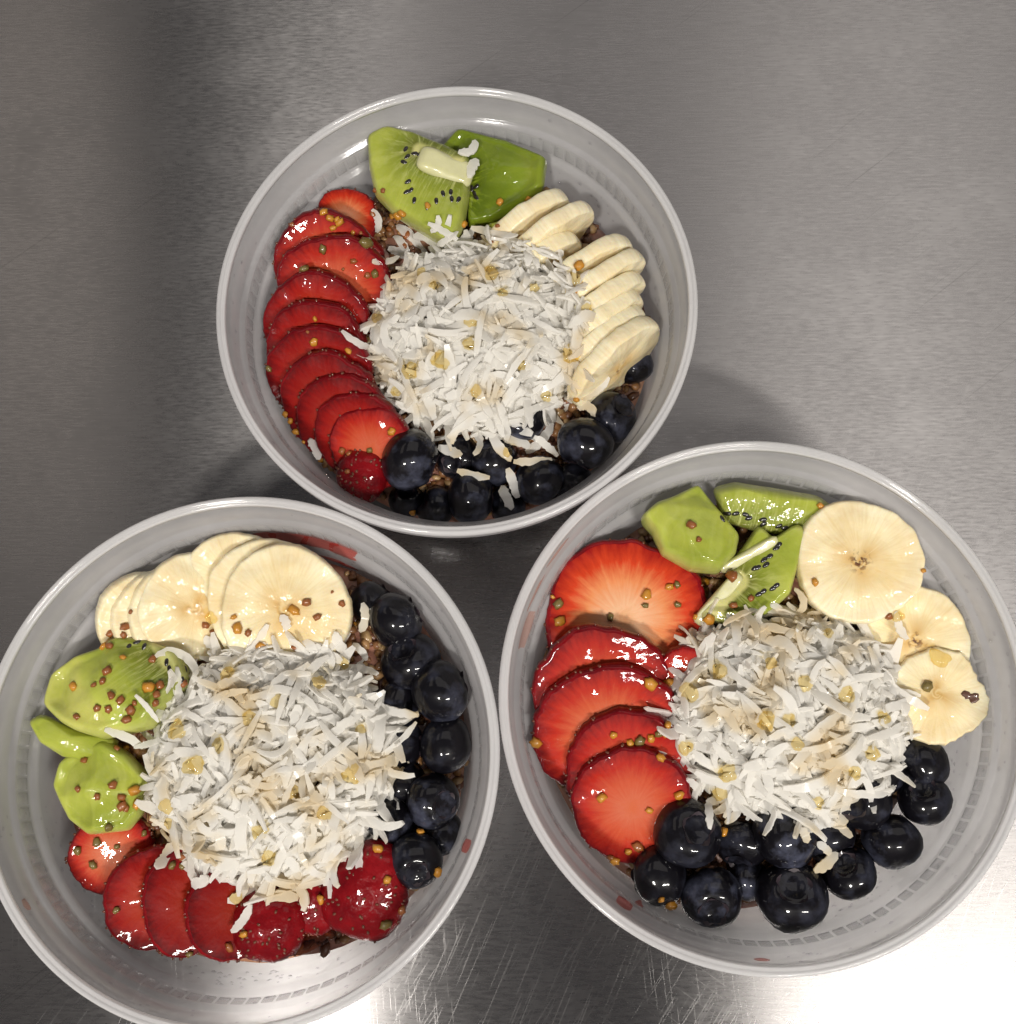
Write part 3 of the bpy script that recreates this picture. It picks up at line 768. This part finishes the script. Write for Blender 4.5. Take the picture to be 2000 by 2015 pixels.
# bruise on the ragged banana slice
h = hit('R', R(1668, 915))
if h:
    vs, fs, *_ = slab(blob_outline(2.1, 5, .5, 0, .5), .5, .4, .1, 6, 30, .3, 1.0, 4)
    o = mesh_obj('bruise', vs, fs, M['banana_spot']); m4 = frame(h[1], 1.0).to_4x4(); m4.translation = h[0] * MM
    o.matrix_world = m4; adopt(o, h[2])

# ------------------------------------------------------------------ shredded coconut
def shred_geo(rg, Lc=None, Wd=None):
    Lc = Lc or rg.choice([rg.uniform(4, 8), rg.uniform(7, 13), rg.uniform(10, 18)]); Wd = Wd or rg.choice([rg.uniform(1.0, 1.7), rg.uniform(1.5, 2.3), rg.uniform(2.0, 2.9)]); th = rg.uniform(.4, .75)
    n = 13; bend = rg.uniform(-1, 1) * (1.9 if rg.random() < .4 else .6); lift = rg.uniform(-.8, 1.1); tw = rg.uniform(-1.1, 1.1)
    vs, fs = [], []
    x = y = z = 0.0; a = -bend / 2; e = -lift / 2
    path = []
    for i in range(n + 1):
        path.append((x, y, z, a, e)); st = Lc / n
        x += st * math.cos(a) * math.cos(e); y += st * math.sin(a); z -= st * math.sin(e)
        a += bend / n * 1.4; e += lift / n * 1.4
    cx = sum(q[0] for q in path) / (n + 1); cy = sum(q[1] for q in path) / (n + 1); cz = sum(q[2] for q in path) / (n + 1)
    for i, (px, py, pz, a, e) in enumerate(path):
        t = i / n; tap = min(1, .45 + 2.6 * min(t, 1 - t)); tr = tw * (t - .5)
        wl, wr = Wd / 2 * tap * rg.uniform(.76, 1.12), Wd / 2 * tap * rg.uniform(.76, 1.12)
        nx, ny = -math.sin(a), math.cos(a)
        for s_, w in ((1, wl), (-1, wr)):
            for k in (1, -1):
                vs.append((px - cx + s_ * w * nx, py - cy + s_ * w * ny * math.cos(tr), pz - cz + s_ * w * math.sin(tr) + k * th / 2))
    for i in range(n):
        b = i * 4; c = b + 4
        fs += [(b, c, c + 2, b + 2), (b + 1, b + 3, c + 3, c + 1), (b, b + 1, c + 1, c), (b + 2, c + 2, c + 3, b + 3)]
    fs += [(0, 2, 3, 1), (n * 4, n * 4 + 1, n * 4 + 3, n * 4 + 2)]
    return vs, fs
rg = random.Random(12)
SHRED = [mesh_obj('coconut_shred', *(shred_geo(rg) if q < 20 else shred_geo(rg, rg.uniform(10, 18), rg.uniform(1.3, 2.2))), M['coconut'], sharp=.8).data for q in range(36)]
for o in [o for o in COL.objects if o.name.startswith('coconut_shred')]: bpy.data.objects.remove(o)
def mound_z(key, p):
    (mp, a, b, pk) = MOUND[key]; c = at(mp, 52)
    d = p - c; u, v = d.dot(UA) / a, d.dot(VA) / b
    q = u * u + v * v + .22 * noise.noise(Vector((p.x * .09, p.y * .09, ord(key))))
    return 47.5 + (pk - 47.5) * max(0, 1 - q) ** .6, q
for key in 'TLR':
    rg = random.Random(100 + ord(key))
    (mp, a, b, pk) = MOUND[key]; c = at(mp, 52)
    def pick(lim):
        while True:
            u, v = rg.uniform(-1, 1), rg.uniform(-1, 1)
            if u * u + v * v < 1:
                p = c + UA * u * a * lim + VA * v * b * lim
                return p
    def lay(p, up_, spread, tilt_):
        z, q = mound_z(key, p)
        h = drop(key, p.x, p.y)
        zz = max(z if q < 1.05 else 0, (h[0].z + .6) if h else 0)
        e = 1.2
        zx, zy = mound_z(key, p + Vector((e, 0, 0)))[0], mound_z(key, p + Vector((0, e, 0)))[0]
        n = Vector((-(zx - z) / e, -(zy - z) / e, 1)) if q < 1.0 else (h[1] if h else Vector((0, 0, 1)))
        n = Vector((max(-1.2, min(1.2, n.x)), max(-1.2, min(1.2, n.y)), n.z))
        n = (n.normalized() + Vector((rg.gauss(0, tilt_), rg.gauss(0, tilt_), 0))).normalized()
        m4 = frame(n, rg.random() * 2 * PI).to_4x4(); m4.translation = Vector((p.x, p.y, zz + up_)) * MM
        return m4
    vs, fs = [], []
    for i in range(1150):
        p = pick(1.0 if i % 4 else 1.06)
        m4 = lay(p, rg.uniform(-3.0, .5), 0, .24)
        gv, gf = shred_geo(rg); b0 = len(vs)
        mm3 = m4.to_3x3(); tr = m4.translation / MM
        vs += [tuple(mm3 @ Vector(v) + tr) for v in gv]; fs += [tuple(i_ + b0 for i_ in f) for f in gf]
    o = mesh_obj('shredded_coconut', vs, fs, M['coconut'], sharp=.8)
    tag(o, 'packed mass of shredded coconut inside the mound of the ' + SAY[key], 'coconut', 'shredded coconut mounds', 'stuff')
    for i in range(84):
        p = pick(1.0 if i % 3 else 1.12)
        o = bpy.data.objects.new('coconut_shred', rg.choice(SHRED)); COL.objects.link(o)
        o.matrix_world = lay(p, rg.uniform(.2, 1.5), 0, .24)
        tag(o, 'white coconut shred on top of the mound in the ' + SAY[key], 'coconut shred', 'coconut shreds on the mound, ' + SAY[key])
# loose shreds off the mounds: (from, to) along each shred
LOOSE = {'T': [((520, 960), (640, 1040)), ((790, 600), (900, 640)), ((720, 600), (780, 670)), ((700, 650), (810, 690)), ((850, 555), (960, 615)), ((925, 625), (1015, 605)), ((640, 700), (740, 690)), ((760, 570), (850, 690)), ((640, 500), (670, 590)), ((730, 560), (800, 620)), ((860, 590), (900, 530)), ((880, 640), (960, 590)), ((960, 290), (1050, 255)), ((1005, 380), (1030, 310)), ((1070, 590), (1180, 605)), ((1020, 570), (1000, 630)), ((905, 200), (930, 235)), ((1430, 1220), (1535, 1145)), ((1410, 1250), (1490, 1260)), ((1130, 1370), (1240, 1390)), ((1170, 1455), (1320, 1450)), ((1150, 1480), (1190, 1590)), ((1130, 1545), (1160, 1630)), ((960, 1490), (1080, 1520)), ((890, 1400), (975, 1430)), ((1220, 1420), (1330, 1320)), ((1080, 1330), (1150, 1450)), ((400, 1370), (440, 1440)), ((830, 1290), (870, 1380)), ((1290, 1220), (1310, 1330)), ((1020, 1340), (1050, 1430)), ((1250, 1360), (1340, 1430))],
         'L': [((550, 595), (740, 635)), ((750, 540), (765, 570)), ((1010, 460), (1040, 510)), ((820, 610), (1010, 600)), ((1310, 410), (1310, 530)), ((1210, 520), (1240, 600)), ((1300, 900), (1470, 1080)), ((380, 870), (520, 930)), ((1300, 1220), (1290, 1390)), ((950, 1480), (1080, 1470)), ((835, 1600), (910, 1510)), ((690, 1430), (750, 1410)), ((820, 1500), (900, 1400)), ((1190, 1340), (1170, 1430)), ((1030, 1390), (1160, 1400)), ((560, 1370), (620, 1290)), ((650, 1290), (720, 1350)), ((1340, 830), (1470, 830)), ((1350, 960), (1400, 900)), ((1270, 560), (1330, 620))],
         'R': [((1060, 640), (1100, 540)), ((1260, 745), (1420, 750)), ((1410, 620), (1440, 720)), ((1200, 1240), (1430, 1250)), ((1180, 1330), (1260, 1400)), ((1140, 1420), (1190, 1460)), ((1130, 1520), (1210, 1460)), ((1290, 1455), (1405, 1560)), ((1080, 1370), (1110, 1420)), ((700, 680), (750, 740)), ((760, 690), (880, 740)), ((660, 860), (690, 930)), ((630, 940), (690, 990)), ((680, 1110), (790, 1160)), ((690, 1200), (740, 1250)), ((760, 1280), (770, 1360)), ((880, 1280), (830, 1360)), ((1280, 1180), (1390, 1210)), ((980, 590), (1020, 660)), ((1120, 1270), (1070, 1320))]}
for key, rows in LOOSE.items():
    cropf, sc = CROP[key]; rg = random.Random(7 + ord(key))
    for i, (pa, pb) in enumerate(rows):
        ha, hb = hit(key, cropf(*pa)), hit(key, cropf(*pb))
        hm = hit(key, cropf((pa[0] + pb[0]) / 2, (pa[1] + pb[1]) / 2))
        if not (ha and hb and hm): continue
        zt = max(ha[0].z, hb[0].z, hm[0].z)
        A_, B_ = at(cropf(*pa), ha[0].z * .5 + zt * .5), at(cropf(*pb), hb[0].z * .5 + zt * .5)
        d = B_ - A_
        gv, gf = shred_geo(rg, max(3.5, d.length * 1.02), rg.uniform(1.7, 2.6))
        o = mesh_obj('coconut_shred', gv, gf, M['coconut'], sharp=.8)
        x = d.normalized(); z = Vector((0, 0, 1)); z = (z - x * z.dot(x)).normalized(); y = z.cross(x)
        mid = (A_ + B_) / 2; mid = at(cropf((pa[0] + pb[0]) / 2, (pa[1] + pb[1]) / 2), max(mid.z, hm[0].z) + .45)
        m4 = Matrix((x, y, z)).transposed().to_4x4(); m4.translation = mid * MM
        o.matrix_world = m4
        on = hm[2].name.split('.')[0].replace('_', ' ')
        on = {'fruit puree': 'granola'}.get(on, on)
        tag(o, f'loose coconut shred lying on the {on} in the {SAY[key]}', 'coconut shred', f'loose shreds on the {on}, {SAY[key]}')

# ------------------------------------------------------------------ bee pollen
POL_ME = []
rg = random.Random(3)
for k in range(6):
    vs = [tuple(Vector((v.x * rg.uniform(.9, 1.15), v.y, v.z * .7)) * (1 + .45 * noise.noise(v * 1.7 + Vector((k * 5, 0, 0))))) for v in ICO2[0]]
    POL_ME.append((vs, ICO2[1]))
PM = {}
def pollen(key, u, v, r, m_):
    cropf, sc = CROP[key]
    h = hit(key, cropf(u, v))
    if not h: return
    k = rg.randrange(6)
    if (k, m_) not in PM:
        o = mesh_obj('pollen_granule', POL_ME[k][0], POL_ME[k][1], M['p%d' % m_]); PM[k, m_] = o.data
    else: o = bpy.data.objects.new('pollen_granule', PM[k, m_]); COL.objects.link(o)
    s = r / sc * .108
    s *= rg.uniform(.85, 1.25)
    m4 = (frame(h[1], rg.random() * 6) @ Matrix.Diagonal((s, s * rg.uniform(.75, 1.0), s))).to_4x4(); m4.translation = (h[0] + h[1] * s * .30) * MM
    o.matrix_world = m4
    on = h[2].name.split('.')[0].replace('_', ' ')
    on = {'fruit puree': 'granola'}.get(on, on)
    cw = ('golden', 'rusty brown', 'olive')[m_]
    tag(o, f'{cw} bee pollen granule on the {on} in the {SAY[key]}', 'pollen', f'{cw} pollen on the {on}, {SAY[key]}')
PT = [(455, 512, 21, 0), (480, 535, 18, 0), (515, 550, 21, 0), (490, 572, 16, 0), (505, 540, 14, 0), (612, 632, 27, 2), (453, 652, 19, 2), (568, 697, 15, 1), (383, 730, 19, 2), (528, 728, 9, 1), (648, 745, 17, 2), (620, 752, 12, 1), (565, 590, 9, 0), (595, 592, 9, 1), (422, 915, 14, 0), (418, 1003, 19, 0), (550, 1037, 17, 0), (208, 945, 17, 0), (395, 965, 7, 1), (300, 1250, 20, 0), (312, 1275, 16, 0), (330, 1300, 15, 0), (352, 1340, 20, 0), (380, 1380, 10, 0), (450, 1445, 20, 0), (525, 1412, 17, 1), (552, 1425, 13, 1), (545, 1492, 12, 1), (712, 1340, 17, 0), (630, 1410, 15, 2), (680, 432, 14, 1), (650, 430, 10, 1), (735, 525, 22, 0), (752, 515, 16, 0), (715, 530, 16, 0), (740, 575, 18, 0), (848, 490, 17, 0), (982, 557, 18, 0), (1120, 475, 18, 0), (1225, 462, 16, 0), (1112, 565, 14, 1), (1088, 620, 12, 1), (1418, 715, 20, 0), (1400, 810, 19, 0), (1410, 1218, 13, 0), (248, 1103, 13, 2), (1020, 650, 22, 2), (790, 1645, 16, 0), (985, 620, 12, 0), (640, 520, 17, 1), (300, 580, 14, 1), (335, 560, 12, 1), (1385, 800, 14, 0), (770, 600, 20, 1), (745, 620, 18, 1), (700, 580, 15, 1), (760, 640, 18, 1)]
PL = [(450, 500, 18, 1), (472, 448, 10, 1), (397, 525, 15, 1), (445, 530, 15, 1), (350, 562, 13, 1), (395, 570, 20, 1), (375, 572, 14, 0), (443, 612, 11, 0), (388, 660, 18, 1), (370, 697, 14, 1), (340, 710, 13, 1), (268, 715, 18, 0), (278, 825, 12, 1), (403, 750, 18, 1), (435, 765, 16, 1), (352, 792, 18, 1), (392, 796, 14, 1), (472, 800, 18, 1), (458, 835, 19, 1), (485, 775, 11, 1), (535, 720, 22, 0), (578, 712, 16, 1), (565, 745, 14, 1), (560, 775, 18, 1), (550, 620, 15, 1), (660, 705, 15, 1), (305, 983, 17, 1), (283, 1085, 15, 1), (352, 1112, 16, 1), (405, 1072, 21, 1), (437, 1115, 16, 1), (440, 1145, 18, 1), (487, 1090, 22, 0), (490, 1140, 16, 0), (455, 1155, 14, 1), (390, 1222, 14, 2), (420, 940, 15, 1), (455, 940, 12, 0), (350, 1278, 18, 2), (422, 1292, 12, 2), (335, 1358, 17, 2), (280, 1305, 15, 2), (520, 1245, 13, 2), (620, 1360, 17, 2), (655, 1330, 16, 1), (700, 1375, 24, 2), (655, 1365, 14, 2), (775, 1350, 12, 1), (955, 1440, 19, 0), (1000, 1425, 15, 1), (968, 1330, 16, 2), (880, 1608, 17, 0), (825, 1655, 17, 1), (682, 1680, 13, 2), (420, 1520, 17, 2), (1160, 1480, 19, 0), (1130, 1420, 14, 2), (1360, 1303, 18, 0), (1170, 1330, 15, 1), (1210, 1315, 13, 0), (1395, 1412, 16, 0), (1575, 1382, 17, 0), (1515, 1243, 16, 0), (1700, 955, 20, 0), (1692, 1145, 10, 0), (1660, 1165, 17, 0), (1445, 1520, 21, 1), (1388, 1572, 19, 2), (1060, 440, 22, 0), (1105, 412, 17, 1), (1143, 465, 15, 1), (843, 465, 15, 0), (855, 505, 20, 0), (895, 522, 17, 1), (1232, 415, 15, 1), (940, 570, 22, 0), (1060, 575, 14, 1), (862, 645, 16, 1), (740, 495, 16, 1), (770, 520, 14, 1), (1198, 375, 6, 1), (1282, 490, 10, 0)]
PR = [(702, 322, 19, 1), (730, 373, 10, 1), (245, 595, 20, 2), (250, 655, 18, 0), (628, 535, 19, 0), (655, 528, 16, 2), (548, 565, 18, 0), (545, 600, 15, 2), (655, 597, 15, 2), (425, 640, 17, 2), (748, 515, 18, 0), (562, 870, 23, 0), (632, 870, 20, 0), (620, 1012, 17, 0), (618, 1042, 16, 0), (592, 1042, 15, 2), (564, 1058, 15, 0), (525, 1068, 20, 2), (492, 1075, 19, 0), (434, 1047, 15, 0), (597, 1127, 14, 0), (165, 1073, 18, 0), (230, 1222, 18, 0), (258, 1277, 17, 0), (270, 1300, 16, 0), (395, 1262, 19, 0), (558, 1308, 14, 0), (520, 1432, 19, 1), (485, 1450, 15, 0), (440, 1480, 16, 0), (425, 1470, 14, 1), (600, 1615, 16, 0), (630, 1633, 20, 0), (662, 1640, 17, 0), (820, 1383, 17, 0), (1132, 520, 16, 0), (1505, 480, 13, 0), (1518, 880, 23, 2), (1385, 635, 17, 1), (1385, 810, 18, 2), (848, 500, 20, 1), (765, 645, 21, 0), (850, 600, 16, 1), (910, 575, 15, 1), (790, 760, 19, 2), (820, 745, 16, 1), (755, 795, 16, 0), (1150, 255, 12, 0), (660, 1255, 20, 0), (720, 640, 12, 0), (780, 700, 15, 1), (800, 780, 15, 1), (695, 1100, 14, 0), (715, 1095, 12, 1), (225, 570, 10, 0)]
for key, rows in (('T', PT), ('L', PL), ('R', PR)):
    for row in rows: pollen(key, *row)

# ------------------------------------------------------------------ honey on the coconut and fruit
for key in 'TLR':
    bpy.context.view_layer.update()
allc = {k: FOOD[k] + [o for o in COL.objects if o.type == 'MESH' and o.name.startswith(('coconut_shred', 'shredded_coconut')) and (o.matrix_world.translation.length < 1e-9 or True)] for k in 'TLR'}
for key in 'TLR':
    cx = BOWL[key] * MM
    sel = FOOD[key] + [o for o in COL.objects if o.name.startswith('coconut_shred') and (o.matrix_world.translation.xy - cx.xy).length < .058] + [o for o in COL.objects if o.name.startswith('shredded_coconut') and SAY[key] in o['label']]
    TREE[key] = bvh_of(sel)
HON = {'T': [(900, 1070, 46), (970, 855, 36), (1090, 745, 34), (1205, 1085, 40), (1290, 1200, 34), (1010, 1010, 34), (780, 1110, 38), (655, 915, 28), (1390, 1045, 40), (1030, 1190, 34), (620, 1000, 26), (820, 740, 24), (1150, 1420, 22), (1010, 930, 30), (1130, 820, 24), (870, 790, 24), (730, 1190, 26), (1250, 800, 24), (1400, 770, 34), (1450, 880, 26)],
       'L': [(640, 870, 42), (700, 1000, 44), (790, 930, 34), (900, 830, 32), (1000, 770, 28), (970, 1330, 34), (940, 1240, 30), (1270, 1030, 38), (1170, 1170, 30), (600, 1150, 28), (850, 1480, 26), (1150, 700, 28), (1240, 630, 26), (820, 670, 28), (1060, 1100, 28), (1300, 870, 24), (610, 1210, 22), (760, 470, 26)],
       'R': [(960, 1000, 40), (1240, 910, 32), (1100, 870, 28), (800, 830, 30), (700, 900, 34), (830, 1180, 34), (800, 1250, 30), (1140, 1280, 28), (1330, 1110, 32), (1370, 990, 28), (1270, 1180, 26), (980, 800, 26), (1070, 1080, 24), (680, 1090, 26), (1180, 700, 26), (1040, 1000, 24), (1420, 640, 26), (1560, 780, 34)]}
for key, rows in HON.items():
    cropf, sc = CROP[key]; vs, fs = [], []; rg = random.Random(ord(key))
    for i, (u, v, r) in enumerate(rows):
        h = hit(key, cropf(u, v))
        if not h: continue
        rm = r / sc * .125 * .8
        gv, gf, *_ = slab(blob_outline(rm, i + ord(key), .35, .05, rg.uniform(.75, 1.3)), 1.5, rm * .95, .35, 9, 36, .1, .5, i)
        mm3 = frame((h[1] + Vector((0, 0, 1.2))).normalized(), rg.random() * 6); b0 = len(vs)
        vs += [tuple(mm3 @ Vector(q) + h[0] + Vector((0, 0, .25))) for q in gv]; fs += [tuple(x + b0 for x in f) for f in gf]
    o = mesh_obj('honey_drizzle', vs, fs, M['honey'])
    tag(o, 'clear amber honey drizzled over the coconut of the ' + SAY[key], 'honey', 'honey drizzles', 'stuff')

pool = [(225, 1080), (290, 1280), (430, 1490), (605, 1655), (760, 1695), (960, 1715), (1110, 1680), (1240, 1600), (1000, 1350), (600, 1180)]
pw = [at(L(*q), 39.0) for q in pool]; pc = sum(pw, Vector()) / len(pw)
vs, fs, *_ = slab(poly_outline([(q.x - pc.x, q.y - pc.y) for q in pw]), 3.0, 1.5, .3, 14, 90, .3, .2, 3)
o = mesh_obj('syrup_pool', vs, fs, M['syrup']); o.location = pc * MM
tag(o, 'amber syrup pooled around the strawberries in the ' + SAY['L'], 'syrup')
# ------------------------------------------------------------------ juice marks and water drops on the plastic
def wall_point(key, p, extra=.25):
    """where the sight line to a photo point meets the inner wall of that bowl"""
    d = ray(*p); c = BOWL[key]; last = None
    for i in range(900):
        z = 62 - i * .06
        q = CAM + d * ((z - CAM.z) / d.z)
        r = math.hypot(q.x - c.x, q.y - c.y)
        if z < 60.3 and r >= r_in(z) - extra and last is not None and last < r_in(z + .06) - extra: return q
        last = r
    return None
def patch(key, p, wd, ht, mat, name, label, cat, seed, group):
    q = wall_point(key, p)
    if not q: return
    c = BOWL[key]; a0 = math.atan2(q.y - c.y, q.x - c.x); z0 = q.z
    out = blob_outline(1.0, seed, .35 if wd > 2.5 else .15)
    vs, fs = [], []
    rings, seg = 5, 28
    for i in range(rings + 1):
        for j in range(seg):
            th = 2 * PI * j / seg; s = i / rings * out(th)
            z = z0 + s * math.sin(th) * ht; r = r_in(max(2, min(60.3, z))) - .06 - .28 * (1 - (i / rings) ** 2)
            a = a0 + s * math.cos(th) * wd / 54
            vs.append((c.x + r * math.cos(a), c.y + r * math.sin(a), z))
    for i in range(rings):
        for j in range(seg):
            k = (j + 1) % seg
            fs.append((i * seg + j, i * seg + k, (i + 1) * seg + k, (i + 1) * seg + j))
    o = mesh_obj(name, vs, fs, mat); tag(o, label, cat, group)
patch('R', R(478, 1622), 1.9, 1.0, M['juice'], 'juice_drop', 'red juice drop on the wall below the strawberries in the ' + SAY['R'], 'juice', 1, None)
patch('R', R(525, 1632), 1.1, .7, M['juice'], 'juice_drop', 'tiny red juice drop beside the larger one in the ' + SAY['R'], 'juice', 2, None)
patch('R', R(948, 1822), 1.8, 1.2, M['juice'], 'juice_drop', 'lone pink juice drop on the wall below the blueberries', 'juice', 3, None)
patch('L', L(1672, 1287), 1.5, 1.0, M['juice'], 'juice_drop', 'oval red juice drop on the wall beside the blueberries', 'juice', 4, None)
patch('L', L(97, 1500), 1.5, 1.2, M['juice_pale'], 'juice_drop', 'pale pink juice drop high on the empty side wall', 'juice', 5, None)
for i, (u, v, w_, h_) in enumerate([(950, 178, 3.2, .9), (1050, 178, 5, 1.0), (1150, 198, 5, 1.1), (1240, 232, 4, 1.5), (1200, 262, 3.5, 1.6), (1255, 285, 3, 1.4)]):
    patch('L', L(u, v), w_, h_, M['juice'], 'juice_smear', 'red berry smear on the wall behind the bananas in the ' + SAY['L'], 'juice', 20 + i, 'red smears behind the bananas')
for i, (u, v) in enumerate([(240, 420), (165, 560), (130, 680)]):
    patch('R', R(u, v), 4.5, 1.0, M['juice_pale'], 'juice_smear', 'faint pink film on the wall beside the pale strawberry slice', 'juice', 40 + i, 'pink film on the wall')
rg = random.Random(9)
HALF = [(v, ) for v in ICO1[0]]
for key, arcs in (('R', [(-95, 25, 210)]), ('L', [(-175, -40, 170), (10, 80, 50)]), ('T', [(-20, 60, 60), (150, 250, 80)])):
    c = BOWL[key]; vs, fs = [], []
    for a0, a1, n in arcs:
        for i in range(n):
            a = math.radians(rg.uniform(a0, a1)); z = rg.choice([rg.uniform(33, 45), rg.uniform(33, 45), rg.uniform(46, 59)])
            s = rg.uniform(.2, .6) * (1.8 if rg.random() < .08 else 1); r = r_in(z); b0 = len(vs)
            for v in ICO1[0]:
                rr = r - .05 + v.x * s * .55; aa = a + v.y * s / r
                vs.append((c.x + rr * math.cos(aa), c.y + rr * math.sin(aa), z + v.z * s))
            fs += [tuple(q + b0 for q in f) for f in ICO1[1]]
    o = mesh_obj('water_drops', vs, fs, M['water'])
    tag(o, 'fine condensation drops on the inner wall of the ' + SAY[key], 'water drops', 'condensation', 'stuff')
